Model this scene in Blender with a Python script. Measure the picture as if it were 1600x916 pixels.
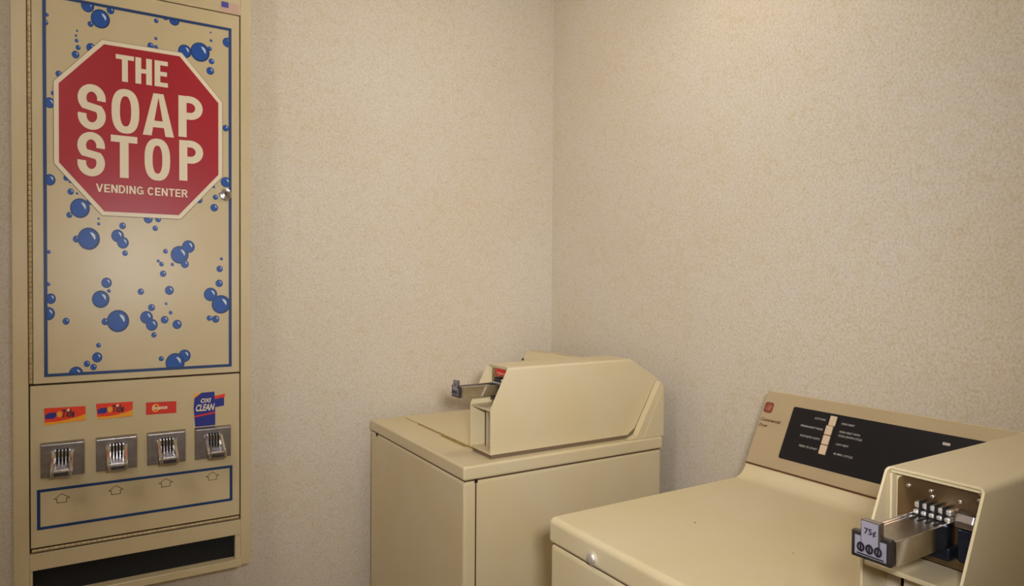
import bpy, bmesh, math
from mathutils import Vector, Matrix

for _o in list(bpy.data.objects):
    bpy.data.objects.remove(_o)
scene = bpy.context.scene
C = scene.collection
R = math.radians

# ------------------------------------------------------------------ camera
CAMZ = 1.40
cam_d = bpy.data.cameras.new('camera')
cam = bpy.data.objects.new('camera', cam_d)
C.objects.link(cam)
cam_d.sensor_fit = 'HORIZONTAL'
cam_d.sensor_width = 36.0
cam_d.lens = 36.0 * 1052 / 1600
cam_d.clip_start = 0.02
yaw, pit, rol = R(31.65), R(-1.0), R(0.38)
fw = Vector((math.sin(yaw), math.cos(yaw), 0)); rt = Vector((math.cos(yaw), -math.sin(yaw), 0)); up = Vector((0, 0, 1))
fw2 = fw * math.cos(pit) + up * math.sin(pit)
up2 = up * math.cos(pit) - fw * math.sin(pit)
rt2 = rt * math.cos(rol) + up2 * math.sin(rol)
up3 = up2 * math.cos(rol) - rt * math.sin(rol)
cm = Matrix((rt2, up3, -fw2)).transposed().to_4x4()
cm.translation = (0, 0, CAMZ)
cam.matrix_world = cm
scene.camera = cam

# ------------------------------------------------------------------ world, lights, exposure
world = bpy.data.worlds.new('world'); scene.world = world
world.use_nodes = True
world.node_tree.nodes['Background'].inputs[0].default_value = (1.0, 0.87, 0.70, 1)
world.node_tree.nodes['Background'].inputs[1].default_value = 0.05

def area(name, loc, target, sx, sy, power, col):
    d = bpy.data.lights.new(name, 'AREA'); d.shape = 'RECTANGLE'; d.size = sx; d.size_y = sy
    d.energy = power; d.color = col
    o = bpy.data.objects.new(name, d); C.objects.link(o)
    o.location = loc
    o.rotation_euler = (Vector(target) - Vector(loc)).to_track_quat('-Z', 'Y').to_euler()
    return o
# two globe ceiling lamps (built at the end of the script) light the room; the camera's flash adds a little
LAMPS = [((0.85, 1.28, 2.39), 17.0), ((-0.62, 0.60, 2.39), 30.0)]
LAMP_COL = (1.0, 0.985, 0.985)
flash = area('flash_light', (0.10, -0.03, CAMZ + 0.10), (0.98, 1.55, CAMZ - 0.02), 0.12, 0.09, 7.2, (1.0, 0.99, 1.02))
flash.data.spread = R(88)

vs = scene.view_settings
vs.view_transform = 'Standard'
vs.look = 'None'
vs.exposure = -0.48
vs.gamma = 1.0
vs.use_curve_mapping = False

# ------------------------------------------------------------------ materials
def s2l(c):
    return tuple((x / 12.92 if x <= 0.04045 else ((x + 0.055) / 1.055) ** 2.4) for x in [v / 255 for v in c])

def mat(name, rgb, rough=0.5, metal=0.0, var=0.0, vscale=8.0, rgb2=None, bump=0.0, bscale=200.0, spec=0.5, coat=0.0):
    m = bpy.data.materials.new(name); m.use_nodes = True
    nt = m.node_tree; p = nt.nodes['Principled BSDF']
    col = s2l(rgb)
    p.inputs['Roughness'].default_value = rough
    p.inputs['Metallic'].default_value = metal
    p.inputs['Specular IOR Level'].default_value = spec
    p.inputs['Coat Weight'].default_value = coat
    tc = nt.nodes.new('ShaderNodeTexCoord')
    n = nt.nodes.new('ShaderNodeTexNoise'); n.inputs['Scale'].default_value = vscale
    n.inputs['Detail'].default_value = 4
    nt.links.new(tc.outputs['Object'], n.inputs['Vector'])
    rp = nt.nodes.new('ShaderNodeValToRGB')
    c2 = s2l(rgb2) if rgb2 else tuple(c * (1 - var) for c in col)
    rp.color_ramp.elements[0].position = 0.35; rp.color_ramp.elements[1].position = 0.65
    rp.color_ramp.elements[0].color = (*c2, 1); rp.color_ramp.elements[1].color = (*col, 1)
    nt.links.new(n.outputs['Fac'], rp.inputs['Fac'])
    nt.links.new(rp.outputs['Color'], p.inputs['Base Color'])
    if bump > 0:
        n2 = nt.nodes.new('ShaderNodeTexNoise'); n2.inputs['Scale'].default_value = bscale
        nt.links.new(tc.outputs['Object'], n2.inputs['Vector'])
        b = nt.nodes.new('ShaderNodeBump'); b.inputs['Strength'].default_value = bump; b.inputs['Distance'].default_value = 0.001
        nt.links.new(n2.outputs['Fac'], b.inputs['Height'])
        nt.links.new(b.outputs['Normal'], p.inputs['Normal'])
    return m

def wallpaper():
    m = bpy.data.materials.new('wallpaper'); m.use_nodes = True
    nt = m.node_tree; p = nt.nodes['Principled BSDF']
    p.inputs['Roughness'].default_value = 0.75
    p.inputs['Specular IOR Level'].default_value = 0.25
    tc = nt.nodes.new('ShaderNodeTexCoord')
    def noise(scale, det, rough=0.6, dist=0.0, stretch=(1, 1, 1)):
        mp = nt.nodes.new('ShaderNodeMapping'); mp.inputs['Scale'].default_value = stretch
        nt.links.new(tc.outputs['Object'], mp.inputs['Vector'])
        n = nt.nodes.new('ShaderNodeTexNoise'); n.inputs['Scale'].default_value = scale
        n.inputs['Detail'].default_value = det; n.inputs['Roughness'].default_value = rough
        n.inputs['Distortion'].default_value = dist
        nt.links.new(mp.outputs['Vector'], n.inputs['Vector'])
        return n
    def ramp(n, stops):
        r = nt.nodes.new('ShaderNodeValToRGB')
        e = r.color_ramp.elements
        e[0].position, e[0].color = stops[0][0], (*s2l(stops[0][1]), 1)
        e[1].position, e[1].color = stops[-1][0], (*s2l(stops[-1][1]), 1)
        for pos, c in stops[1:-1]:
            k = e.new(pos); k.color = (*s2l(c), 1)
        nt.links.new(n.outputs['Fac'], r.inputs['Fac'])
        return r
    fine = ramp(noise(190, 4, 0.65, 0.4, (1, 1, 0.85)), [(0.34, (209, 199, 182)), (0.50, (222, 215, 202)), (0.64, (230, 224, 212))])
    tint = ramp(noise(38, 5, 0.7, 0.5), [(0.34, (249, 241, 224)), (0.52, (255, 252, 248)), (0.70, (253, 246, 244))])
    big = ramp(noise(2.2, 2), [(0.3, (253, 249, 242)), (0.7, (255, 255, 255))])
    mx = nt.nodes.new('ShaderNodeMixRGB'); mx.blend_type = 'MULTIPLY'; mx.inputs[0].default_value = 0.8
    nt.links.new(fine.outputs[0], mx.inputs[1]); nt.links.new(tint.outputs[0], mx.inputs[2])
    mx2 = nt.nodes.new('ShaderNodeMixRGB'); mx2.blend_type = 'MULTIPLY'; mx2.inputs[0].default_value = 1.0
    nt.links.new(mx.outputs[0], mx2.inputs[1]); nt.links.new(big.outputs[0], mx2.inputs[2])
    nt.links.new(mx2.outputs[0], p.inputs['Base Color'])
    b = nt.nodes.new('ShaderNodeBump'); b.inputs['Strength'].default_value = 0.25; b.inputs['Distance'].default_value = 0.001
    nt.links.new(noise(180, 3).outputs['Fac'], b.inputs['Height'])
    nt.links.new(b.outputs['Normal'], p.inputs['Normal'])
    return m

M = {}
M['wall'] = wallpaper()
M['enamel'] = mat('almond_enamel', (222, 207, 171), 0.42, var=0.05, vscale=5, rgb2=(220, 203, 160), bump=0.05, bscale=400)
M['enamel_side'] = M['enamel']
M['cream'] = mat('vending_cream_paint', (208, 190, 150), 0.33, var=0.05, vscale=6, rgb2=(204, 185, 143), bump=0.05, bscale=300)
M['hinge'] = mat('hinge_brass', (204, 178, 130), 0.45, 0.15, var=0.25, vscale=60)
M['gap'] = mat('dark_gap', (82, 60, 36), 0.9)
M['soft_gap'] = mat('brown_grey_gap_shade', (128, 108, 84), 0.9)  # shade in the gap under the coin boxes, put into the colour
M['grip'] = mat('olive_lid_edge', (168, 142, 74), 0.6, var=0.2, vscale=60)  # olive of the finger grip and the lid's painted shade line
M['black'] = mat('black_inside', (14, 14, 15), 0.8)
M['chrome'] = mat('chrome', (228, 225, 222), 0.16, 1.0, var=0.12, vscale=40)
M['satin'] = mat('satin_chrome', (240, 236, 230), 0.38, 0.75, var=0.08, vscale=40)
M['steel'] = mat('brushed_steel', (176, 170, 168), 0.3, 1.0, var=0.2, vscale=60, bump=0.1, bscale=500)
M['darksteel'] = mat('dark_steel', (92, 86, 86), 0.35, 0.8, var=0.3, vscale=50)
M['bluechrome'] = mat('chrome_blue_reflection', (48, 54, 72), 0.3, 0.7, var=0.3, vscale=40)  # chrome housing with its dark blue reflection put into the colour
M['blackpanel'] = mat('black_control_glass', (19, 19, 26), 0.30, var=0.1, vscale=20)
M['fascia'] = mat('champagne_fascia', (198, 178, 142), 0.34, 0.25, var=0.05, vscale=8)
M['white_ink'] = mat('pale_ink', (186, 180, 176), 0.6)
M['cream_ink'] = mat('cream_ink', (236, 221, 190), 0.4)
M['red_ink'] = mat('red_ink', (172, 26, 38), 0.35, var=0.08, vscale=4)
M['navy_ink'] = mat('navy_ink', (18, 56, 108), 0.4)
M['blue_ink'] = mat('blue_ink', (6, 76, 160), 0.4)
M['shine_ink'] = mat('pale_blue_ink', (205, 214, 222), 0.4)
M['brown_ink'] = mat('brown_ink', (98, 60, 28), 0.6)
M['logo_ink'] = mat('rust_ink', (122, 44, 26), 0.5)
M['pink_ink'] = mat('pink_ink', (206, 142, 118), 0.5)
M['orange_ink'] = mat('orange_red_ink', (236, 58, 20), 0.4)
M['yellow_ink'] = mat('yellow_ink', (246, 164, 30), 0.4)
M['scarlet_ink'] = mat('scarlet_ink', (214, 44, 28), 0.4)
M['indigo_ink'] = mat('indigo_ink', (38, 44, 132), 0.4)
M['dark_ink'] = mat('dark_ink', (30, 26, 40), 0.5)
M['label_ink'] = mat('label_lilac_ink', (150, 146, 160), 0.4)
M['flag_red'] = mat('flag_faded_red', (206, 168, 146), 0.5)
M['flag_blue'] = mat('flag_blue', (72, 72, 160), 0.5)
M['button'] = mat('button_beige', (218, 194, 162), 0.45)
M['floor'] = mat('vinyl_floor', (168, 150, 124), 0.5, var=0.15, vscale=14)
M['ceil'] = mat('ceiling_paint', (232, 222, 204), 0.9, var=0.03, vscale=20)
M['vault'] = mat('grey_beige_paint', (206, 192, 170), 0.45, var=0.06, vscale=10)
# ------------------------------------------------------------------ mesh helpers
def finish(name, bm, m, parent=None, smooth=False, bevel=0.0, seg=2, label=None, kind=None):
    bmesh.ops.recalc_face_normals(bm, faces=bm.faces)
    me = bpy.data.meshes.new(name); bm.to_mesh(me); bm.free()
    for k in (m if isinstance(m, (list, tuple)) else [m]):
        me.materials.append(M[k])
    o = bpy.data.objects.new(name, me); C.objects.link(o)
    if smooth:
        for p in me.polygons: p.use_smooth = True
    if bevel > 0:
        b = o.modifiers.new('bevel', 'BEVEL'); b.width = bevel; b.segments = seg; b.limit_method = 'ANGLE'; b.angle_limit = R(40)
        b.harden_normals = False
    if parent: o.parent = parent
    if label: o['label'] = label
    if kind: o['kind'] = kind
    return o

def empty(name, loc, label, cat):
    o = bpy.data.objects.new(name, None); C.objects.link(o)
    o.location = loc; o['label'] = label; o['category'] = cat
    return o

def base_to(root, objs_before=None):
    """children were modelled in room coordinates: shift them under the root's base"""
    inv = Matrix.Translation(-Vector(root.location))
    for ch in root.children:
        ch.matrix_parent_inverse = inv

def bx(bm, a, b, mi=0):
    x0, y0, z0 = a; x1, y1, z1 = b
    v = [bm.verts.new(p) for p in ((x0, y0, z0), (x1, y0, z0), (x1, y1, z0), (x0, y1, z0), (x0, y0, z1), (x1, y0, z1), (x1, y1, z1), (x0, y1, z1))]
    for f in ((0, 3, 2, 1), (4, 5, 6, 7), (0, 1, 5, 4), (1, 2, 6, 5), (2, 3, 7, 6), (3, 0, 4, 7)):
        fc = bm.faces.new([v[i] for i in f]); fc.material_index = mi
    return v

def box(name, a, b, m, parent=None, bevel=0.0, seg=2, label=None):
    bm = bmesh.new(); bx(bm, a, b)
    return finish(name, bm, m, parent, bevel=bevel, seg=seg, label=label)

def prism(bm, poly, fn, d0, d1):
    """poly: 2D list; fn(p, d) -> 3D; extruded from d0 to d1"""
    A = [bm.verts.new(fn(p, d0)) for p in poly]; B = [bm.verts.new(fn(p, d1)) for p in poly]
    bm.faces.new(A[::-1]); bm.faces.new(B)
    n = len(poly)
    for i in range(n):
        bm.faces.new((A[i], A[(i + 1) % n], B[(i + 1) % n], B[i]))

def XZ(p, d): return (p[0], d, p[1])
def cyl(bm, c, axis, r, h, n=16, dome=0.0):
    """round piece from point c along axis (unit vector), slightly domed end"""
    ax = Vector(axis).normalized(); q = ax.to_track_quat('Z', 'Y')
    rings = [(r, 0), (r, h)] + ([(r * 0.75, h + dome * 0.6), (r * 0.35, h + dome)] if dome else [])
    prev = None
    for rr, z in rings:
        ring = [bm.verts.new(Vector(c) + q @ Vector((rr * math.cos(2 * math.pi * i / n), rr * math.sin(2 * math.pi * i / n), z))) for i in range(n)]
        if prev:
            for i in range(n): bm.faces.new((prev[i], prev[(i + 1) % n], ring[(i + 1) % n], ring[i]))
        else: bm.faces.new(ring[::-1])
        prev = ring
    bm.faces.new(prev)

def rrect(x0, y0, x1, y1, r, n=5):
    P = []
    for cx, cy, a0 in ((x1 - r, y1 - r, 0), (x0 + r, y1 - r, 90), (x0 + r, y0 + r, 180), (x1 - r, y0 + r, 270)):
        for i in range(n + 1):
            a = R(a0 + 90 * i / n); P.append((cx + r * math.cos(a), cy + r * math.sin(a)))
    return P

class Frame:
    """a drawing plane on a real surface: origin, reading direction, up; the third axis leaves the surface"""
    def __init__(s, o, x, y):
        s.o = Vector(o); s.x = Vector(x).normalized(); s.y = Vector(y).normalized(); s.n = s.x.cross(s.y)
    def __call__(s, p, d=0.0): return s.o + s.x * p[0] + s.y * p[1] + s.n * d

def flat(bm, fr, poly, d, mi=0):
    f = bm.faces.new([bm.verts.new(fr(p, d)) for p in poly]); f.material_index = mi

def ribbon(bm, fr, path, t, d, closed=False, mi=0):
    n = len(path); P = [Vector(p) for p in path]; L = []; Rr = []
    for i in range(n):
        a = P[i - 1] if (i > 0 or closed) else None
        b = P[(i + 1) % n] if (i < n - 1 or closed) else None
        d1 = (P[i] - a).normalized() if a is not None else None
        d2 = (b - P[i]).normalized() if b is not None else None
        if d1 is None: d1 = d2
        if d2 is None: d2 = d1
        n1 = Vector((-d1.y, d1.x)); n2 = Vector((-d2.y, d2.x)); mm = n1 + n2
        if mm.length < 1e-6: mm = n1
        mm.normalize(); k = t / 2 / max(0.35, mm.dot(n1))
        L.append(bm.verts.new(fr(P[i] + mm * k, d))); Rr.append(bm.verts.new(fr(P[i] - mm * k, d)))
    for i in range(n if closed else n - 1):
        j = (i + 1) % n
        f = bm.faces.new((L[i], Rr[i], Rr[j], L[j])); f.material_index = mi

def text(bm, fr, s, x, y, w, h, d, mi=0, fat=0.0, slant=0.0):
    """lettering from the built-in typeface, fitted into the box x..x+w, y..y+h of the frame"""
    cu = bpy.data.curves.new('tmp', 'FONT'); cu.body = s; cu.resolution_u = 3; cu.offset = fat
    ob = bpy.data.objects.new('tmp', cu); C.objects.link(ob)
    bpy.context.view_layer.update()
    me = bpy.data.meshes.new_from_object(ob.evaluated_get(bpy.context.evaluated_depsgraph_get()))
    bpy.data.objects.remove(ob); bpy.data.curves.remove(cu)
    xs = [v.co.x for v in me.vertices]; ys = [v.co.y for v in me.vertices]
    x0, x1, y0, y1 = min(xs), max(xs), min(ys), max(ys)
    vs_ = [bm.verts.new(fr((x + (v.co.x - x0) / (x1 - x0) * w + slant * (v.co.y - y0) / (y1 - y0) * h, y + (v.co.y - y0) / (y1 - y0) * h), d)) for v in me.vertices]
    for p in me.polygons:
        try:
            f = bm.faces.new([vs_[i] for i in p.vertices]); f.material_index = mi
        except ValueError: pass
    bpy.data.meshes.remove(me)

def glyph(bm, fr, ch, x, y, w, h, tv, th, d):
    """bold condensed capitals drawn as strokes; tv/th = stem and bar thickness"""
    F = lambda pts: [(x + a, y + b) for a, b in pts]
    def bar(x0, y0, x1, y1): flat(bm, fr, F([(x0, y0), (x1, y0), (x1, y1), (x0, y1)]), d)
    def arc(cx, cy, rx, ry, a0, a1, n=14): return [(cx + rx * math.cos(R(a0 + (a1 - a0) * i / n)), cy + ry * math.sin(R(a0 + (a1 - a0) * i / n))) for i in range(n + 1)]
    t = (tv + th) / 2
    if ch == 'T':
        bar(0, h - th, w, h); bar(w / 2 - tv / 2, 0, w / 2 + tv / 2, h - th)
    elif ch == 'H':
        bar(0, 0, tv, h); bar(w - tv, 0, w, h); bar(tv, h / 2 - th / 2, w - tv, h / 2 + th / 2)
    elif ch == 'E':
        bar(0, 0, tv, h); bar(tv, 0, w, th); bar(tv, h - th, w, h); bar(tv, h / 2 - th / 2, w * 0.93, h / 2 + th / 2)
    elif ch == 'O':
        rx, ry = w / 2 - tv / 2, h / 2 - th / 2; P = []
        for i in range(40):
            a = 2 * math.pi * i / 40; c, s = math.cos(a), math.sin(a); e = 2 / 2.5
            P.append((w / 2 + rx * math.copysign(abs(c) ** e, c), h / 2 + ry * math.copysign(abs(s) ** e, s)))
        ribbon(bm, fr, F(P), t, d, closed=True)
    elif ch == 'S':
        rx = w / 2 - tv / 2; ry = h * 0.272 - th / 2 + 0.004
        P = arc(w / 2, h - th / 2 - ry, rx, ry, -12, 225, 22) + arc(w / 2, th / 2 + ry, rx, ry, 45, -192, 22)
        ribbon(bm, fr, F(P), t, d)
    elif ch == 'P':
        bar(0, 0, tv, h)
        hb = h * 0.56; ry = (hb - th) / 2; rx = min(ry, w * 0.45)
        P = [(tv * 0.98, h - th / 2)] + arc(w - tv / 2 - rx, h - th / 2 - ry, rx, ry, 90, -90, 18) + [(tv * 0.98, h - hb + th / 2)]
        ribbon(bm, fr, F(P), t, d)
    elif ch == 'I':
        bar(0, 0, tv, h)
    elif ch == 'V':
        flat(bm, fr, F([(0, h), (w / 2 - tv * 0.5, 0), (w / 2 + tv * 0.5, 0), (tv, h)]), d)
        flat(bm, fr, F([(w - tv, h), (w / 2 - tv * 0.5, 0), (w / 2 + tv * 0.5, 0), (w, h)]), d + 0.00005)
    elif ch == 'N':
        bar(0, 0, tv, h); bar(w - tv, 0, w, h)
        flat(bm, fr, F([(0, h), (w - tv * 1.1, 0), (w, 0), (tv * 1.1, h)]), d + 0.00005)
    elif ch == 'D':
        bar(0, 0, tv, h)
        ribbon(bm, fr, F([(tv, h - th / 2)] + arc(w * 0.45, h / 2, w * 0.55 - tv / 2, h / 2 - th / 2, 90, -90, 18) + [(tv, th / 2)]), t, d)
    elif ch in 'CG':
        ribbon(bm, fr, F(arc(w / 2, h / 2, w / 2 - tv / 2, h / 2 - th / 2, 38, 322 if ch == 'C' else 330, 26)), t, d)
        if ch == 'G':
            bar(w * 0.52, h * 0.38, w, h * 0.38 + th); bar(w - tv * 0.9, h * 0.04, w, h * 0.40)
    elif ch == 'R':
        glyph(bm, fr, 'P', x, y, w * 0.94, h, tv, th, d)
        flat(bm, fr, F([(w * 0.40, h * 0.46), (w * 0.74, 0), (w, 0), (w * 0.66, h * 0.50)]), d + 0.00005)
    elif ch == 'A':
        k = tv * 1.04
        flat(bm, fr, F([(0, 0), (k, 0), (w / 2 + k * 0.08, h), (w / 2 - k * 0.58, h)]), d)
        flat(bm, fr, F([(w - k, 0), (w, 0), (w / 2 + k * 0.58, h), (w / 2 - k * 0.08, h)]), d + 0.00005)
        flat(bm, fr, F([(w * 0.26, h * 0.2), (w * 0.74, h * 0.2), (w * 0.68, h * 0.2 + th), (w * 0.32, h * 0.2 + th)]), d + 0.0001)

def clip(poly, x0, y0, x1, y1):
    for ax, lim, sg in ((0, x0, 1), (0, x1, -1), (1, y0, 1), (1, y1, -1)):
        out = []
        for i in range(len(poly)):
            a, b = poly[i - 1], poly[i]
            ia, ib = sg * (a[ax] - lim) >= 0, sg * (b[ax] - lim) >= 0
            if ia != ib:
                k = (lim - a[ax]) / (b[ax] - a[ax])
                out.append((a[0] + (b[0] - a[0]) * k, a[1] + (b[1] - a[1]) * k))
            if ib: out.append(b)
        poly = out
        if len(poly) < 3: return []
    return poly

# ------------------------------------------------------------------ the room
XR, YL = 1.59, 2.269        # wall behind the machines, wall with the soap vendor
XB, YB, ZC = -1.5, -1.7, 2.56
def struct(name, a, b, m):
    o = box(name, a, b, m); o['kind'] = 'structure'; return o
struct('floor', (XB - .1, YB - .1, -0.1), (XR + .1, YL + .1, 0), 'floor')
struct('ceiling', (XB - .1, YB - .1, ZC), (XR + .1, YL + .1, ZC + .1), 'ceil')
struct('wall_right', (XR, YB, 0), (XR + .1, YL, ZC), 'wall')
struct('wall_left', (XB, YL, 0), (XR + .1, YL + .1, ZC), 'wall')
struct('wall_back', (XB, YB - .1, 0), (XR + .1, YB, ZC), 'wall')
struct('wall_side', (XB - .1, YB - .1, 0), (XB, YL + .1, ZC), 'wall')
struct('baseboard_right', (XR - 0.012, YB, 0), (XR, YL, 0.09), 'vault')
struct('baseboard_left', (XB, YL - 0.012, 0), (XR - 0.012, YL, 0.09), 'vault')

# ------------------------------------------------------------------ soap vending machine
vm = empty('vending_machine', (0.103, 2.184, 0.556), 'tall cream wall-hung soap vending machine with a red octagon and blue bubbles', 'vending machine')
YF = 2.10                                   # plane of the doors
UL, UR = -0.182, 0.387
Z0, Z1 = 0.556, 2.33
DL, DR = -0.1465, 0.3555                    # door edges
bm = bmesh.new()
YO = YF - 0.001                             # stiles stand flush with the doors
bx(bm, (UL, YO, Z0), (DL - 0.003, YL - .001, Z1))
bx(bm, (DR + 0.003, YO, Z0), (UR, YL - .001, Z1))
bx(bm, (DL - 0.003, YO, 2.1685), (DR + 0.003, YL - .001, Z1))
bx(bm, (DL - 0.003, YO, 0.648), (DR + 0.003, YL - .001, 0.692))
bx(bm, (DL - 0.003, YO - 0.010, Z0), (DR + 0.003, YL - .001, 0.577))
bx(bm, (DL - 0.003, YL - 0.004, 0.577), (DR + 0.003, YL - .001, 2.1685))
finish('cabinet', bm, 'cream', vm, bevel=0.003)
box('tray_shadow_liner', (DL - 0.003, YF + 0.022, 0.577), (DR + 0.003, YF + 0.026, 0.648), 'black', vm)  # black sheet painted as the dark inside the tray opening
box('door_shadow_liner', (DL - 0.003, YF + 0.0115, 0.692), (DR + 0.003, YF + 0.016, 2.1685), 'gap', vm)  # brown sheet added so the door seams read as shade
box('tray_jamb', (DR - 0.012, YF + 0.001, 0.5775), (DR + 0.0025, YF + 0.02, 0.6475), 'cream', vm)
box('tray_jamb', (DL - 0.0025, YF + 0.001, 0.5775), (DL + 0.003, YF + 0.02, 0.6475), 'cream', vm)
door = box('door', (DL + 0.0068, YF, 1.1285), (DR, YF + 0.011, 2.166), 'cream', vm, bevel=0.0015)
panel = box('lower_door', (DL, YF, 0.7065), (DR, YF + 0.011, 1.1235), 'cream', vm, bevel=0.0015)
# piano hinges
def hinge(name, a, b, n, parent):
    a, b = Vector(a), Vector(b); bm = bmesh.new(); L = (b - a).length / n
    ax = (b - a).normalized()
    for i in range(n):
        cyl(bm, a + ax * (i * L + L * 0.04), ax, 0.0038, L * 0.92, 8)
    return finish(name, bm, 'hinge', parent, smooth=False)
hinge('piano_hinge', (DL + 0.0022, YF - 0.001, 1.13), (DL + 0.0022, YF - 0.001, 2.166), 80, vm)
hinge('piano_hinge', (DL + 0.002, YF - 0.001, 0.7), (DR - 0.002, YF - 0.001, 0.7), 42, vm)

fv = Frame((0, YF, 0), (1, 0, 0), (0, 0, 1))        # u to the right, z up, out of the door toward the room
# blue border of the upper door
def border(name, x0, y0, x1, y1, t, parent):
    bm = bmesh.new()
    ribbon(bm, fv, [(x0, y0), (x1, y0), (x1, y1), (x0, y1)], t, 0.0009, closed=True)
    return finish(name, bm, 'navy_ink', parent)
BX0, BX1, BZ0, BZ1 = -0.1125, 0.3300, 1.1495, 2.1225
border('border_stripe', BX0, BZ0, BX1, BZ1, 0.0078, door)
border('border_stripe', -0.1297, 0.7555, 0.3321, 0.8525, 0.0072, panel)
BUB = [(-0.0185,2.1154,0.0149,0.0176), (0.0101,2.0867,0.0218,0.0253), (0.0332,2.114,0.0088,0.0102), (-0.0123,2.0686,0.0065,0.0075),
(-0.1097,2.0527,0.006,0.0073), (-0.1065,2.0729,0.0041,0.0049), (0.1856,2.1189,0.0129,0.0142), (0.1637,2.1231,0.0072,0.0079),
(0.1409,2.1087,0.0055,0.0061), (0.14,2.0603,0.0039,0.0044), (-0.0418,2.0451,0.0025,0.0029), (-0.0443,2.0321,0.0028,0.0033),
(-0.043,2.0195,0.0043,0.005), (-0.0399,2.0022,0.0056,0.0066), (-0.0456,1.9828,0.0084,0.01), (-0.0114,2.0066,0.0104,0.0122),
(-0.0823,1.9267,0.0069,0.0082), (-0.0945,1.8754,0.0048,0.0058), (-0.1021,1.8497,0.0116,0.0139), (0.1271,2.0381,0.0078,0.0088),
(0.1407,2.0367,0.0051,0.0057), (0.2118,2.0384,0.0171,0.0188), (0.2509,2.0433,0.025,0.0272), (0.276,2.0579,0.0059,0.0063),
(0.2806,2.0227,0.0076,0.0083), (0.2772,1.9948,0.0101,0.011), (0.2786,2.104,0.0025,0.0027), (0.2794,2.0814,0.0038,0.0041), (0.323,2.0842,0.013,0.0138),
(0.3177,1.8371,0.0086,0.0092), (-0.1023,1.6528,0.0123,0.0148), (-0.0671,1.6604,0.0063,0.0075), (-0.0581,1.6528,0.0042,0.005),
(-0.0575,1.6257,0.007,0.0084), (-0.0435,1.6222,0.0029,0.0033), (-0.015,1.6031,0.0079,0.0093), (-0.0372,1.584,0.022,0.0261),
(-0.0606,1.565,0.0066,0.0079), (0.0043,1.5589,0.0026,0.003), (0.0043,1.5453,0.0037,0.0043), (-0.0457,1.5029,0.0077,0.0092),
(-0.0179,1.5048,0.0251,0.0296), (0.0593,1.5424,0.0079,0.0091), (0.0476,1.5151,0.0149,0.0173), (0.0599,1.497,0.0139,0.016),
(0.0647,1.4689,0.0067,0.0078), (-0.1052,1.4676,0.0041,0.005), (-0.1062,1.3845,0.0041,0.005), (0.1201,1.5643,0.0109,0.0123),
(0.1443,1.5643,0.0071,0.008), (0.1372,1.5396,0.0067,0.0075), (0.1624,1.477,0.006,0.0067), (0.2199,1.4914,0.0165,0.0181),
(0.2108,1.4422,0.0102,0.0113), (0.1978,1.4681,0.0228,0.0252), (0.1795,1.4407,0.0044,0.0049), (0.1445,1.4498,0.0039,0.0044),
(0.1524,1.4411,0.0059,0.0067), (0.1563,1.4144,0.008,0.0089), (0.3066,1.4593,0.0043,0.0046), (0.3018,1.43,0.0086,0.0093),
(0.3005,1.3882,0.0099,0.0107), (0.3184,1.6814,0.0139,0.0148), (0.2862,1.6654,0.0038,0.0041), (0.299,1.6918,0.0035,0.0037),
(0.2904,1.6358,0.0068,0.0074), (0.2874,1.6056,0.0103,0.0111), (0.2482,1.6246,0.0083,0.0091), (0.0217,1.3886,0.0121,0.0142),
(0.0271,1.3671,0.0044,0.0051), (0.0083,1.3449,0.0201,0.0235), (0.1018,1.3648,0.0077,0.0088), (0.1717,1.3682,0.0112,0.0126),
(0.1637,1.3311,0.0036,0.004), (0.1748,1.3062,0.0048,0.0054), (0.1596,1.2864,0.0096,0.0107), (0.1909,1.2725,0.0117,0.0131),
(0.1277,1.3209,0.0086,0.0098), (0.1155,1.2941,0.0155,0.0177), (0.1283,1.273,0.0145,0.0165), (0.1334,1.2453,0.0067,0.0075),
(0.018,1.2847,0.0081,0.0095), (0.048,1.2857,0.0262,0.0303), (-0.069,1.2882,0.0077,0.0092), (-0.1019,1.3471,0.0113,0.0137),
(-0.1072,1.3086,0.0144,0.0174), (0.0028,1.2222,0.0055,0.0064), (-0.0002,1.1902,0.0117,0.0137), (-0.0234,1.1744,0.0072,0.0085),
(-0.0087,1.165,0.0073,0.0085), (-0.0478,1.1492,0.0163,0.0195), (0.151,1.1785,0.0064,0.0071), (0.2095,1.1834,0.016,0.0178),
(0.1858,1.1653,0.0243,0.0271), (0.2774,1.3565,0.0179,0.0194), (0.3052,1.3275,0.0251,0.027), (0.291,1.285,0.0098,0.0107),
(0.2743,1.2882,0.0073,0.0079)]
def ell(u, v, a, b, n=22): return [(u + a * math.cos(2 * math.pi * i / n), v + b * math.sin(2 * math.pi * i / n)) for i in range(n)]
for k, (u, v, a, b) in enumerate(BUB):
    bm = bmesh.new()
    d0 = 0.0003 + (k % 6) * 0.00009
    for fac, du, dv, mi, dd in ((1.0, 0, 0, 0, 0), (0.84, -0.03, 0.02, 1, 0.00003)):
        P = clip(ell(u + du * a, v + dv * b, a * fac, b * fac), BX0, BZ0, BX1, BZ1)
        if P: flat(bm, fv, P, d0 + dd, mi)
    # curved glint near the upper right
    g = [(0.10, 0.58), (0.34, 0.56), (0.55, 0.36), (0.60, 0.08), (0.52, -0.10), (0.40, 0.12), (0.24, 0.34)]
    P = clip([(u + p * a, v + q * b) for p, q in g], BX0, BZ0, BX1, BZ1)
    if P: flat(bm, fv, P, d0 + 0.00006, 2)
    finish('printed_bubble', bm, ['navy_ink', 'blue_ink', 'shine_ink'], door)
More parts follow.
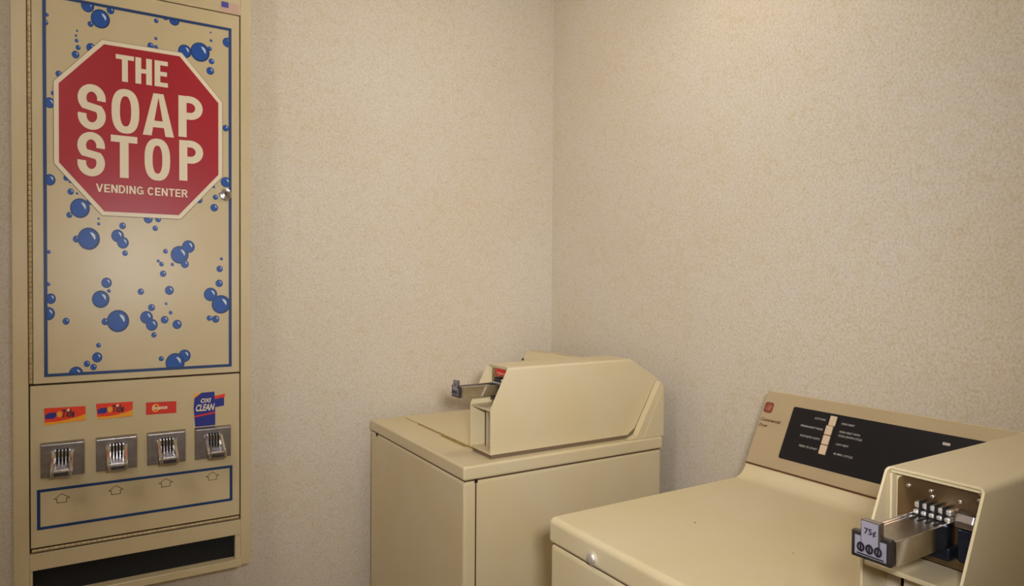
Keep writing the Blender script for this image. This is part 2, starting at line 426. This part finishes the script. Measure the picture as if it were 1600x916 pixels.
# octagon
OCT = [(0.0180, 2.0212), (0.1985, 2.0218), (0.2983, 1.9060), (0.2983, 1.7005), (0.1955, 1.5790), (0.0175, 1.5788), (-0.0824, 1.6995), (-0.0824, 1.9025)]
oc = Vector((0.108, 1.800))
def grow(P, g):
    out = []; n = len(P)
    for i in range(n):
        a, b, c = Vector(P[i - 1]), Vector(P[i]), Vector(P[(i + 1) % n])
        n1 = (b - a).normalized(); n1 = Vector((-n1.y, n1.x)); n2 = (c - b).normalized(); n2 = Vector((-n2.y, n2.x))
        if n1.dot(b - oc) < 0: n1 = -n1
        if n2.dot(b - oc) < 0: n2 = -n2
        mm = (n1 + n2).normalized(); out.append(tuple(b + mm * g / mm.dot(n1)))
    return out
bm = bmesh.new(); prism(bm, grow(OCT, 0.0118), lambda p, d: fv(p, d), 0.0, 0.0012)
finish('octagon_outline', bm, 'brown_ink', door)
bm = bmesh.new(); prism(bm, grow(OCT, 0.0108), lambda p, d: fv(p, d), 0.0, 0.0016)
finish('octagon_border', bm, 'cream_ink', door)
bm = bmesh.new(); prism(bm, OCT, lambda p, d: fv(p, d), 0.0, 0.0020)
finish('octagon_field', bm, 'red_ink', door, label='red stop-sign octagon')
bm = bmesh.new(); DD = 0.0024
for ch, x, y, w, h in (('S', -0.0420, 1.7925, 0.064, 0.118), ('O', 0.0340, 1.7915, 0.066, 0.118), ('A', 0.1075, 1.7935, 0.0765, 0.116), ('P', 0.1952, 1.7985, 0.0625, 0.115),
                       ('S', -0.0432, 1.6700, 0.063, 0.115), ('T', 0.0326, 1.6715, 0.062, 0.113), ('O', 0.1111, 1.6715, 0.0637, 0.114), ('P', 0.1970, 1.6765, 0.0618, 0.113)):
    glyph(bm, fv, ch, x, y, w, h, 0.0205, 0.0180, DD)
for ch, x, w in (('T', 0.0447, 0.0425), ('H', 0.0905, 0.0395), ('E', 0.1365, 0.0325)):
    glyph(bm, fv, ch, x, 1.9297, w, 0.0708, 0.0138, 0.0120, DD)
wd = {'V': 1.05, 'E': 0.88, 'N': 0.98, 'D': 0.98, 'I': 0.30, 'G': 1.06, 'C': 1.02, 'T': 0.92, 'R': 1.0, ' ': 0.30}
line = 'VENDING CENTER'; unit = 0.220 / (sum(wd[c] for c in line) + 0.16 * (len(line) - 1)); xx = -0.0015
for ch in line:
    if ch != ' ': glyph(bm, fv, ch, xx, 1.6297, wd[ch] * unit, 0.0215, 0.0039, 0.0034, DD)
    xx += (wd[ch] + 0.16) * unit
finish('lettering', bm, 'cream_ink', door, label='cream capitals THE SOAP STOP VENDING CENTER')
# lock of the upper door
bm = bmesh.new(); lc = (0.3165, YF, 1.6455)
cyl(bm, lc, (0, -1, 0), 0.0175, 0.004, 24, 0.002)
cyl(bm, (lc[0], YF - 0.005, lc[2]), (0, -1, 0), 0.0110, 0.007, 24, 0.001)
lock = finish('door_lock', bm, 'chrome', door, smooth=False)
bm = bmesh.new(); bx(bm, (lc[0] - 0.002, YF - 0.0142, lc[2] - 0.006), (lc[0] + 0.002, YF - 0.0129, lc[2] + 0.006))
finish('keyhole', bm, 'gap', door)
# faded flag sticker on the top rail
bm = bmesh.new(); flat(bm, fv, [(0.307, 2.170), (0.354, 2.170), (0.354, 2.199), (0.307, 2.199)], 0.0016, 0)
flat(bm, fv, [(0.307, 2.183), (0.326, 2.183), (0.326, 2.199), (0.307, 2.199)], 0.0020, 1)
finish('flag_sticker', bm, ['flag_red', 'flag_blue'], vm, label='small faded flag sticker')

# product stickers on the lower door
def wash_sticker(P):
    bm = bmesh.new()
    A, B_, C_, D_ = [Vector(p) for p in P]
    at = lambda s, t: tuple((A * (1 - s) + B_ * s) * t + (D_ * (1 - s) + C_ * s) * (1 - t))
    flat(bm, fv, [at(0, 0), at(1, 0), at(1, 1), at(0, 1)], 0.0008, 0)
    flat(bm, fv, [at(0, 0), at(0.5, 0), at(1, 0.03), at(1, 0.46), at(0.85, 0.33), at(0.6, 0.20), at(0.3, 0.14), at(0, 0.16)], 0.0010, 1)
    flat(bm, fv, [at(0.02, 0.36), at(0.22, 0.34), at(0.30, 0.50), at(0.27, 0.72), at(0.10, 0.70), at(0.02, 0.60)], 0.0011, 2)
    flat(bm, fv, ell(*at(0.36, 0.58), 0.006, 0.008), 0.0011, 1)
    x, y = at(0.40, 0.34); text(bm, fv, 'Tide', x, y, 0.028, 0.021, 0.0013, 3, fat=0.03, slant=0.15)
    flat(bm, fv, [at(0.52, 0.80), at(0.60, 0.92), at(0.60, 0.70)], 0.0014, 4)
    finish('product_sticker', bm, ['orange_ink', 'yellow_ink', 'indigo_ink', 'dark_ink', 'cream_ink'], panel, label='orange and yellow detergent sticker')
wash_sticker([(-0.1172, 1.0650), (-0.0269, 1.0630), (-0.027, 1.0255), (-0.1158, 1.0212)])
wash_sticker([(-0.0035, 1.0665), (0.0819, 1.0653), (0.081, 1.0255), (0.0, 1.0246)])
bm = bmesh.new()
flat(bm, fv, [(0.1133, 1.0255), (0.1885, 1.0240), (0.1885, 1.0570), (0.1133, 1.0595)], 0.0008, 0)
flat(bm, fv, ell(0.1370, 1.0425, 0.0095, 0.0115), 0.0010, 1); flat(bm, fv, ell(0.1370, 1.0425, 0.0060, 0.0075), 0.0011, 0)
text(bm, fv, 'Bounce', 0.1300, 1.0375, 0.036, 0.011, 0.0013, 2, fat=0.03)
finish('product_sticker', bm, ['scarlet_ink', 'yellow_ink', 'cream_ink'], panel, label='small red sticker with a yellow ring')
bm = bmesh.new()
flat(bm, fv, [(0.2368, 0.9790), (0.2894, 0.9790), (0.2895, 1.0307), (0.2874, 1.0759), (0.2536, 1.0754), (0.2348, 1.0609), (0.2327, 1.0337)], 0.0008, 0)
flat(bm, fv, [(0.2893, 1.0307), (0.3131, 1.0332), (0.3131, 1.0575), (0.2885, 1.0540)], 0.0008, 0)
flat(bm, fv, [(0.2885, 1.0545), (0.3145, 1.0575), (0.3160, 1.0680), (0.2950, 1.0640), (0.2880, 1.0640)], 0.0009, 1)
flat(bm, fv, [(0.2327, 1.0500), (0.2360, 1.0500), (0.2540, 1.0754), (0.2340, 1.0720)], 0.0007, 2)
flat(bm, fv, [(0.2360, 1.0060), (0.2892, 1.0130), (0.2892, 1.0180), (0.2360, 1.0110)], 0.0010, 3)
text(bm, fv, 'OXI', 0.2500, 1.0460, 0.026, 0.0125, 0.0012, 4, fat=0.03, slant=0.2)
text(bm, fv, 'CLEAN', 0.2365, 1.0225, 0.048, 0.0195, 0.0013, 4, fat=0.03, slant=0.2)
finish('product_sticker', bm, ['indigo_ink', 'orange_ink', 'yellow_ink', 'scarlet_ink', 'cream_ink'], panel, label='tall blue stain-remover sticker with white lettering')
# small house-shaped arrows under each coin mechanism
for u, z in ((-0.0801, 0.8262), (0.0415, 0.8285), (0.1617, 0.8300), (0.2820, 0.8310)):
    bm = bmesh.new()
    P = [(-0.017, 0.000), (0, 0.0125), (0.017, 0.000), (0.0105, 0.000), (0.0105, -0.0105), (-0.0105, -0.0105), (-0.0105, 0.000)]
    ribbon(bm, fv, [(u + p, z + q) for p, q in P], 0.0016, 0.0008, closed=True)
    finish('printed_arrow', bm, 'brown_ink', panel)

# coin mechanisms of the vendor
def coin_mech(u):
    w, h, zc = 0.0485, 0.0468, 0.9300
    bm = bmesh.new()
    # bevelled plate
    A = [fv((u + a * w, zc + b * h), 0.0) for a, b in ((-1, -1), (1, -1), (1, 1), (-1, 1))]
    B_ = [fv((u + a * (w - 0.0015), zc + b * (h - 0.0055)), 0.011) for a, b in ((-1, -1), (1, -1), (1, 1), (-1, 1))]
    va = [bm.verts.new(p) for p in A]; vb = [bm.verts.new(p) for p in B_]
    bm.faces.new(vb); bm.faces.new(va[::-1])
    for i in range(4): bm.faces.new((va[i], va[(i + 1) % 4], vb[(i + 1) % 4], vb[i]))
    root = finish('coin_mechanism', bm, 'steel', vm, bevel=0.0015)
    root['label'] = 'steel coin slide mechanism'
    F = lambda a, b, c: fv((u + a, zc + b), c)
    # housing arms either side of the slide
    for s in (-1, 1):
        bm = bmesh.new()
        prism(bm, [(0.011, 0.024), (0.020, 0.022), (0.080, -0.008), (0.084, -0.018), (0.011, -0.018)], lambda p, d: F(d, p[1] + 0.001, p[0]), s * 0.0165, s * 0.0235)
        finish('slide_rail', bm, 'chrome', root, bevel=0.001)
        bm = bmesh.new(); bx(bm, (u + s * 0.0175 - 0.0075, YF - 0.016, zc + 0.015), (u + s * 0.0175 + 0.0075, YF - 0.0105, zc + 0.023))
        finish('rail_ear', bm, 'chrome', root, bevel=0.001)
    # tongue with the push bar
    bm = bmesh.new()
    bx(bm, (u - 0.0158, YF - 0.088, zc - 0.014), (u + 0.0158, YF - 0.0105, zc - 0.006))
    finish('coin_slide', bm, 'steel', root, bevel=0.001)
    bm = bmesh.new()
    bx(bm, (u - 0.0225, YF - 0.098, zc - 0.026), (u + 0.0225, YF - 0.087, zc - 0.0085))
    finish('push_bar', bm, 'chrome', root, bevel=0.0025)
    bm = bmesh.new(); bx(bm, (u - 0.0150, YF - 0.0988, zc - 0.022), (u + 0.0150, YF - 0.0978, zc - 0.0125))
    finish('push_bar_plate', bm, 'darksteel', root)
    # coin gate with four upright slots
    for i in range(5):
        x = u - 0.0150 + i * 0.0075
        bm = bmesh.new(); bx(bm, (x - 0.0018, YF - 0.024, zc - 0.006), (x + 0.0018, YF - 0.0105, zc + 0.025))
        finish('gate_bar', bm, 'chrome', root, bevel=0.0006)
    for i in range(4):
        x = u - 0.01125 + i * 0.0075
        bm = bmesh.new(); bx(bm, (x - 0.0019, YF - 0.0195, zc - 0.006), (x + 0.0019, YF - 0.0106, zc + 0.029))
        finish('coin_slot', bm, 'black', root)
    bm = bmesh.new(); bx(bm, (u - 0.011, YF - 0.078, zc - 0.0065), (u + 0.011, YF - 0.050, zc - 0.0050))
    finish('price_plate', bm, 'label_ink', root)
    return root
for u in (-0.0775, 0.0437, 0.1635, 0.2830):
    coin_mech(u)
base_to(vm)

# ------------------------------------------------------------------ coin box shared by both machines
ZT = 0.925                                  # height of the machine tops
def coin_box(parent, X0, Y0, fb, red):
    """X0 front of the box, Y0 its near side, fb where the console face starts; runs back along +X"""
    W = 0.1145; H = 0.242; Zb = 0.012; rr = 0.007
    L1, L2 = fb - 0.021, fb + 0.096
    def xf(z): return 0.0 if z <= 0.133 else 0.054 * (z - 0.133) / (H - 0.133)
    def xb(z):
        if z >= 0.173: return L1 + (H - z) / (H - 0.173) * (L2 - L1)
        if z >= 0.032: return fb + (z - 0.032) / (0.173 - 0.032) * (L2 - fb - 0.012)
        return fb - 0.030 + (z - Zb) / (0.032 - Zb) * 0.030
    sec = [(0, z) for z in (Zb, 0.020, 0.032, 0.08, 0.133, 0.1729, 0.1731)]
    for i in range(7):
        a = R(180 - 90 * i / 6); sec.append((rr + rr * math.cos(a), H - rr + rr * math.sin(a)))
    full = sec + [(W - y, z) for y, z in sec[::-1]]
    P3 = lambda x, y, z: (X0 + x, Y0 + y, ZT + z)
    bm = bmesh.new()
    F_ = [bm.verts.new(P3(xf(z), y, z)) for y, z in full]; B_ = [bm.verts.new(P3(xb(z), y, z)) for y, z in full]
    for i in range(len(full) - 1): bm.faces.new((F_[i], F_[i + 1], B_[i + 1], B_[i]))
    bm.faces.new([B_[i] for i, (y, z) in enumerate(full) if z >= 0.173])
    hood = finish('coin_box', bm, 'enamel', parent, smooth=False)
    so = hood.modifiers.new('solid', 'SOLIDIFY'); so.thickness = 0.0032; so.offset = -1
    be = hood.modifiers.new('bevel', 'BEVEL'); be.width = 0.001; be.segments = 2; be.limit_method = 'ANGLE'; be.angle_limit = R(50)
    hood['label'] = 'cream coin box with a slanted open front'
    t = 0.0036
    YC = W / 2
    # floor flange and shelf
    def bb(name, a, b, m, bev=0.0, lab=None):
        bm = bmesh.new(); bx(bm, P3(*a), P3(*b)); return finish(name, bm, m, hood, bevel=bev, label=lab)
    bb('bottom_flange', (0.0005, t, Zb + 0.0002), (fb - 0.05, W - t, Zb + 0.004), 'enamel', 0.0008)
    bb('shadow_gap', (0.006, 0.006, 0.0005), (fb - 0.036, W - 0.006, Zb), 'soft_gap')
    bb('ledge', (0.0015, t, 0.1265), (0.0675, W - t, 0.1325), 'enamel', 0.0012)
    bb('vault_door', (0.030, t, Zb + 0.0045), (0.036, W - 0.034, 0.126), 'vault', 0.0)
    bb('vault_door', (0.052, W - 0.0335, Zb + 0.0045), (0.056, W - t, 0.126), 'vault', 0.0)
    bb('vault_edge', (0.030, W - 0.0375, Zb + 0.0045), (0.055, W - 0.034, 0.126), 'vault', 0.0)
    # inner frame round the recessed plate
    bb('back_panel', (0.068, t, 0.133), (0.072, W - t, H - 0.0045), 'enamel')
    bb('inner_lip', (0.0575, t, H - 0.0085), (0.0675, W - t, H - 0.0045), 'enamel', 0.001)
    bb('inner_lip', (0.0560, W - 0.0070, 0.1335), (0.0675, W - t, H - 0.009), 'enamel', 0.001)
    fr = Frame(P3(0.068, W, 0), (0, -1, 0), (0, 0, 1))      # reading direction runs toward -Y, faces the room
    bm = bmesh.new(); prism(bm, rrect(0.0095, 0.1345, W - 0.0095, H - 0.0115, 0.008), lambda p, d: fr(p, d), 0.0002, 0.003)
    finish('face_plate', bm, 'faceplate', hood)
    for a, b in ((0.0235, 0.2205), (0.050, 0.2205), (0.052, 0.214), (0.083, 0.2165), (0.1035, 0.2235), (0.083, 0.146)):
        bm = bmesh.new(); cyl(bm, fr((a, b), 0.003), fr.n, 0.0028, 0.0015, 12, 0.0012)
        finish('bolt', bm, 'chrome', hood, smooth=True)
    # slide housing below and beside the tongue
    FX = lambda a, b, c: tuple(fr((a, b), c))
    def fbx(name, a, b, m, bev=0.0, lab=None):
        bm = bmesh.new()
        p, q = fr((a[0], a[1]), a[2]), fr((b[0], b[1]), b[2])
        bx(bm, [min(i, j) for i, j in zip(p, q)], [max(i, j) for i, j in zip(p, q)])
        return finish(name, bm, m, hood, bevel=bev, label=lab)
    c = 0.056                               # middle of the slide, from the far side
    zt = 0.1925                             # top of the tongue
    fbx('slide_housing', (c - 0.021, zt - 0.046, 0.003), (c + 0.0245, zt - 0.030, 0.022), 'bluechrome', 0.002)
    fbx('slide_housing', (c + 0.028, zt - 0.046, 0.003), (c + 0.047, zt - 0.006, 0.012), 'bluechrome', 0.002)
    bm = bmesh.new()                        # arched cheek right of the gate
    prism(bm, [(0.003, zt - 0.004), (0.016, zt - 0.004), (0.016, zt + 0.004), (0.012, zt + 0.012), (0.003, zt + 0.016)], lambda p, d: fr((d, p[1]), p[0]), c + 0.026, c + 0.047)
    finish('guard_cheek', bm, 'steel', hood, bevel=0.002)
    # tongue: flat tray between two rails, from the plate out past the front
    out = 0.135
    fbx('coin_slide', (c - 0.0205, zt - 0.008, 0.003), (c + 0.0205, zt - 0.003, out), 'steel', 0.0008)
    for s in (-1, 1):
        fbx('slide_rail', (c + s * 0.0218 - 0.0012, zt - 0.028, 0.003), (c + s * 0.0218 + 0.0012, zt, out - 0.002), 'chrome', 0.0006)
    for i in range(4):
        fbx('coin_groove', (c - 0.0135 + i * 0.009 - 0.0012, zt - 0.0031, 0.014), (c - 0.0135 + i * 0.009 + 0.0012, zt - 0.0022, 0.036), 'black')
    # coin gate: five chrome blocks with four black slots between
    for i in range(5):
        x = c - 0.018 + i * 0.009
        fbx('gate_block', (x - 0.0033, zt + 0.0055, 0.003), (x + 0.0033, zt + 0.0125, 0.0125), 'satin', 0.0016)
        fbx('gate_block', (x - 0.0033, zt - 0.002, 0.003), (x + 0.0033, zt + 0.0035, 0.0155), 'satin', 0.0016)
    for i in range(4):
        x = c - 0.0135 + i * 0.009
        fbx('coin_slot', (x - 0.0012, zt - 0.0020, 0.003), (x + 0.0012, zt + 0.0150, 0.0148), 'black', 0.0006)
    # tag on the end of the slide
    fbx('slide_tag', (c - 0.0225, zt - 0.0275, out), (c + 0.0225, zt + 0.0025, out + 0.008), 'darksteel', 0.0012)
    fbx('tag_tab', (c - 0.0110, zt - 0.012, out + 0.0005), (c + 0.0110, zt + 0.0180, out + 0.0095), 'steel', 0.0012)
    ft = Frame(fr((0, 0), out), fr.x, fr.y)
    bm = bmesh.new()
    flat(bm, ft, [(c - 0.0180, zt - 0.0235), (c + 0.0180, zt - 0.0235), (c + 0.0180, zt - 0.0020), (c - 0.0180, zt - 0.0020)], 0.0084, 0)
    flat(bm, ft, [(c - 0.0096, zt - 0.0115), (c + 0.0096, zt - 0.0115), (c + 0.0096, zt + 0.0166), (c - 0.0096, zt + 0.0166)], 0.0099, 0)
    text(bm, ft, '75\u00a2', c - 0.0062, zt + 0.0010, 0.0135, 0.0085, 0.0103, 1, fat=0.02)
    for i in range(3):
        x = c - 0.0098 + i * 0.0098; y = zt - 0.0135
        ribbon(bm, ft, ell(x, y, 0.0034, 0.0044, 16), 0.0022, 0.0104, closed=True, mi=1)
        flat(bm, ft, [(x - 0.0010, y - 0.003), (x + 0.0010, y - 0.003), (x + 0.0010, y + 0.003), (x - 0.0010, y + 0.003)], 0.0105, 1)
    flat(bm, ft, [(c - 0.0155, zt - 0.0225), (c + 0.0155, zt - 0.0225), (c + 0.0155, zt - 0.0210), (c - 0.0155, zt - 0.0210)], 0.0088, 1)
    finish('price_print', bm, ['label_ink', 'dark_ink'], hood, label='75 cent price tag print')
    if red:
        bm = bmesh.new()
        flat(bm, fr, [(0.030, 0.2115), (W - 0.0045, 0.2115), (W - 0.0045, 0.2330), (0.030, 0.2330)], 0.0034, 0)
        flat(bm, fr, [(0.036, 0.2180), (W - 0.012, 0.2180), (W - 0.012, 0.2195), (0.036, 0.2195)], 0.0037, 1)
        finish('warning_sticker', bm, ['scarlet_ink', 'cream_ink'], hood, label='red sticker')
    return hood
M['faceplate'] = mat('chrome_brown_reflection', (150, 128, 100), 0.22, 0.9, var=0.2, vscale=30)  # chrome plate, its brown reflection painted into the base colour

def slab_profile(bm, prof, y0, y1):
    prism(bm, prof, XZ, y0, y1)

def arcp(cx, cz, r, a0, a1, n=6):
    return [(cx + r * math.cos(R(a0 + (a1 - a0) * i / n)), cz + r * math.sin(R(a0 + (a1 - a0) * i / n))) for i in range(n + 1)]

# ------------------------------------------------------------------ washer
WX0, WX1, WY0, WY1 = 0.793, 1.480, 1.515, 2.205
wa = empty('washing_machine', ((WX0 + WX1) / 2, (WY0 + WY1) / 2, 0), 'almond top-loading washing machine in the corner, coin box on its near side', 'washing machine')
bm = bmesh.new(); bx(bm, (WX0 + 0.002, WY0 + 0.002, 0.02), (WX1, WY1 - 0.002, 0.8855))
finish('body', bm, 'enamel', wa, bevel=0.008, seg=3)
bm = bmesh.new(); bx(bm, (WX0 + 0.006, WY0 + 0.006, 0.88), (WX1 - 0.006, WY1 - 0.006, 0.892))
finish('top_seam', bm, 'gap', wa)
bm = bmesh.new(); bx(bm, (WX0, WY0, 0.8885), (WX1 + 0.004, WY1, ZT))
finish('top_panel', bm, 'enamel', wa, bevel=0.006, seg=3)
box('side_seam', (0.8275, WY0 + 0.0004, 0.03), (0.8305, WY0 + 0.003, 0.884), 'gap', wa)
box('seam_notch', (0.826, WY0 + 0.0002, 0.880), (0.834, WY0 + 0.003, 0.8895), 'black', wa)  # dark of the seam notch painted as a black block
box('seam_notch', (WX0 + 0.0002, 2.140, 0.879), (WX0 + 0.003, 2.148, 0.890), 'black', wa)  # same painted dark notch, on the front
bm = bmesh.new(); bx(bm, (0.905, 1.672, ZT), (1.295, 2.165, ZT + 0.005))
lid = finish('lid', bm, 'enamel', wa, bevel=0.002)
box('lid_shadow_line', (0.9015, 1.675, ZT), (0.905, 2.05, ZT + 0.0030), 'grip', wa)  # strip coloured as the shade at the lid's front lip
box('finger_grip', (0.8935, 1.70, ZT), (0.9045, 1.86, ZT + 0.0020), 'grip', wa)
# console across the back, rising behind the coin box
def console_profile(fx, back):
    return [(fx - 0.035, ZT + 0.0003)] + arcp(fx - 0.035, ZT + 0.040, 0.0395, -90, -32, 6) + [(fx + 0.006, ZT + 0.040), (fx + 0.085, ZT + 0.202), (fx + 0.092, ZT + 0.206), (back, ZT + 0.206), (back, ZT + 0.0003)]
bm = bmesh.new(); slab_profile(bm, console_profile(1.338, 1.478), 1.664, WY1 - 0.004)
finish('console', bm, 'enamel', wa, bevel=0.003)
bm = bmesh.new()
prism(bm, [(1.355, ZT + 0.0004), (1.385, ZT + 0.012), (1.397, ZT + 0.034), (1.478, ZT + 0.170), (1.488, ZT + 0.164), (1.488, ZT + 0.0004)], XZ, WY0 + 0.006, WY0 + 0.0280)
finish('console_end_cap', bm, 'enamel', wa, bevel=0.0015)
bm = bmesh.new()
prism(bm, [(1.408, ZT + 0.0006), (1.486, ZT + 0.152), (1.490, ZT + 0.152), (1.490, ZT + 0.0006)], XZ, WY0 + 0.0035, WY0 + 0.0058)
finish('end_cap_gusset', bm, 'enamel', wa, bevel=0.0006)
bm = bmesh.new(); cyl(bm, (1.4045, WY1 - 0.012, ZT + 0.172), (-0.894, 0, 0.447), 0.004, 0.004, 12)
finish('console_screw', bm, 'gap', wa)
coin_box(wa, 0.887, 1.5435, 0.508, True)
for x in (WX0 + 0.06, WX1 - 0.06):
    for y in (WY0 + 0.06, WY1 - 0.06):
        bm = bmesh.new(); cyl(bm, (x, y, 0), (0, 0, 1), 0.02, 0.022, 16); finish('foot', bm, 'black', wa)
base_to(wa)

# ------------------------------------------------------------------ dryer
DX0, DX1, DY0, DY1 = 0.775, 1.50, 0.338, 1.110
dr = empty('clothes_dryer', ((DX0 + DX1) / 2, (DY0 + DY1) / 2, 0), 'almond clothes dryer in the foreground with a black control panel', 'dryer')
bm = bmesh.new(); bx(bm, (DX0 + 0.003, DY0 + 0.002, 0.02), (DX1, DY1 - 0.002, 0.8710))
finish('body', bm, 'enamel', dr, bevel=0.008, seg=3)
bm = bmesh.new(); bx(bm, (DX0 + 0.008, DY0 + 0.006, 0.866), (DX1 - 0.006, DY1 - 0.006, 0.880))
finish('top_seam', bm, 'gap', dr)
FXD = 1.365
bm = bmesh.new()
prof = [(DX0, 0.8745)] + arcp(DX0 + 0.013, ZT - 0.013, 0.013, 180, 90, 6) + [(FXD - 0.045, ZT)] + arcp(FXD - 0.045, ZT + 0.048, 0.048, -88, -20, 7) + [(FXD + 0.004, ZT + 0.034), (DX1, ZT + 0.034), (DX1, 0.8745)]
slab_profile(bm, prof, DY0, DY1)
finish('top_panel', bm, 'enamel', dr, bevel=0.007, seg=3)
bm = bmesh.new(); prof = [(FXD + 0.0015, ZT + 0.0335), (FXD + 0.0855, ZT + 0.2015), (FXD + 0.0905, ZT + 0.2020), (FXD + 0.112, ZT + 0.186), (1.535, ZT + 0.120), (1.535, ZT + 0.0345)]
slab_profile(bm, prof, DY0 + 0.004, DY1 - 0.005)
finish('console', bm, 'enamel', dr, bevel=0.002)
SL = math.hypot(0.085, 0.17)
fd = Frame((FXD, 0, ZT + 0.032), (0, -1, 0), (0.085, 0, 0.17))      # x = -Y, y = up the sloping fascia
D = lambda y, s: (-y, s * SL)
bm = bmesh.new(); prism(bm, [D(DY1 - 0.0045, 0.008), D(DY0 + 0.004, 0.008), D(DY0 + 0.004, 0.995), D(DY1 - 0.0045, 0.995)], lambda p, d: fd(p, d), 0.0, 0.0025)
fas = finish('fascia', bm, 'fascia', dr, bevel=0.0008)
box('console_seam', (FXD - 0.0022, DY0 + 0.005, ZT + 0.0305), (FXD + 0.004, DY1 - 0.0048, ZT + 0.0338), 'brown_ink', dr)
bm = bmesh.new(); prism(bm, rrect(-1.0225, 0.158 * SL, -0.405, 0.842 * SL, 0.005), lambda p, d: fd(p, d), 0.002, 0.0034)
finish('control_panel', bm, 'blackpanel', fas, label='black control panel')
for s0, s1, dy, dp in ((0.325, 0.440, 0.0, 0.0065), (0.449, 0.562, 0.0, 0.0065), (0.571, 0.684, 0.0, 0.0065), (0.690, 0.812, -0.0025, 0.0050)):
    bm = bmesh.new(); prism(bm, [D(0.9268 + dy, s0), D(0.9105 + dy, s0), D(0.9105 + dy, s1), D(0.9268 + dy, s1)], lambda p, d: fd(p, d), 0.003, dp)
    finish('cycle_button', bm, 'button', fas, bevel=0.0008)
bm = bmesh.new(); prism(bm, [D(0.9070, 0.300), D(0.9045, 0.300), D(0.9045, 0.82), D(0.9070, 0.82)], lambda p, d: fd(p, d), 0.003, 0.0042)
finish('button_bezel', bm, 'black', fas)
hh = 0.0047
for s, y0, y1, sc in (('COTTONS', 0.9611, 0.9339, 0.745), ('PERMANENT PRESS', 0.9901, 0.9336, 0.622), ('SYNTHETIC KNITS', 0.9844, 0.9344, 0.498), ('PRESS TO START', 0.9793, 0.9328, 0.371),
                      ('HIGH HEAT', 0.8943, 0.8640, 0.741), ('HIGH HEAT WITH', 0.8938, 0.8465, 0.642), ('COOL DOWN CYCLE', 0.8941, 0.8396, 0.593), ('LOW HEAT', 0.8933, 0.8647, 0.487), ('45 MIN. CYCLE', 0.8932, 0.8490, 0.371)):
    bm = bmesh.new(); text(bm, fd, s, -y0, sc * SL - hh / 2, y0 - y1, hh, 0.0038, 0, fat=0.012)
    finish('button_legend', bm, 'white_ink', fas)
bm = bmesh.new(); flat(bm, fd, [D(0.682, 0.725), D(0.668, 0.725), D(0.668, 0.755), D(0.682, 0.755)], 0.0038)
finish('button_legend', bm, 'white_ink', fas)
bm = bmesh.new(); lr = 0.0125
flat(bm, fd, rrect(-1.0900 - lr, 0.768 * SL - lr * 1.1, -1.0900 + lr, 0.768 * SL + lr * 1.1, 0.007), 0.0029, 0)
ribbon(bm, fd, ell(-1.0900, 0.768 * SL, 0.0090, 0.0100), 0.0010, 0.0031, closed=True, mi=1)
text(bm, fd, 'GE', -1.0955, 0.768 * SL - 0.0055, 0.011, 0.011, 0.0032, 1, fat=0.02, slant=0.15)
finish('maker_badge', bm, ['logo_ink', 'pink_ink'], fas, label='small rust-red round badge')
bm = bmesh.new()
text(bm, fd, 'Commercial', -1.1020, 0.600 * SL - 0.004, 0.056, 0.0085, 0.0029, 0, slant=0.2, fat=0.03)
text(bm, fd, 'Dryer', -1.1020, 0.520 * SL - 0.005, 0.0245, 0.0095, 0.0029, 0, slant=0.2, fat=0.03)
finish('name_lettering', bm, 'brown_ink', fas, label='brown lettering Commercial Dryer')
bm = bmesh.new(); cyl(bm, (DX0 + 0.001, 0.968, ZT - 0.0345), (-1, 0, 0), 0.0120, 0.005, 24, 0.005)
finish('panel_lock', bm, 'satin', dr, smooth=False, label='round chrome lock')
for x, y, r in ((1.005, 0.935, 0.0022), (1.04, 0.74, 0.0012)):
    bm = bmesh.new(); cyl(bm, (x, y, ZT - 0.0002), (0, 0, 1), r, 0.0005, 10); finish('paint_chip', bm, 'gap', dr)
coin_box(dr, 0.808, 0.3655, 0.557, False)
for x in (DX0 + 0.06, DX1 - 0.06):
    for y in (DY0 + 0.06, DY1 - 0.06):
        bm = bmesh.new(); cyl(bm, (x, y, 0), (0, 0, 1), 0.02, 0.022, 16); finish('foot', bm, 'black', dr)
base_to(dr)

# ------------------------------------------------------------------ globe ceiling lamps (above the picture)
for k, ((lx, ly, lz), strength) in enumerate(LAMPS):
    em = bpy.data.materials.new('lamp_glass'); em.use_nodes = True
    pe = em.node_tree.nodes['Principled BSDF']
    pe.inputs['Emission Color'].default_value = (*LAMP_COL, 1); pe.inputs['Emission Strength'].default_value = strength
    M['glass%d' % k] = em
    cl = empty('ceiling_lamp', (lx, ly, ZC), ('white glass globe ceiling lamp above the washing machine', 'white glass globe ceiling lamp on the vending machine side')[k], 'lamp')
    bm = bmesh.new(); cyl(bm, (lx, ly, ZC - 0.0005), (0, 0, -1), 0.075, 0.035, 24, 0.01)
    finish('lamp_base', bm, 'ceil', cl)
    bm = bmesh.new(); bmesh.ops.create_uvsphere(bm, u_segments=24, v_segments=14, radius=0.13)
    bmesh.ops.translate(bm, vec=(lx, ly, lz), verts=bm.verts)
    finish('lamp_globe', bm, 'glass%d' % k, cl, smooth=True)
    base_to(cl)
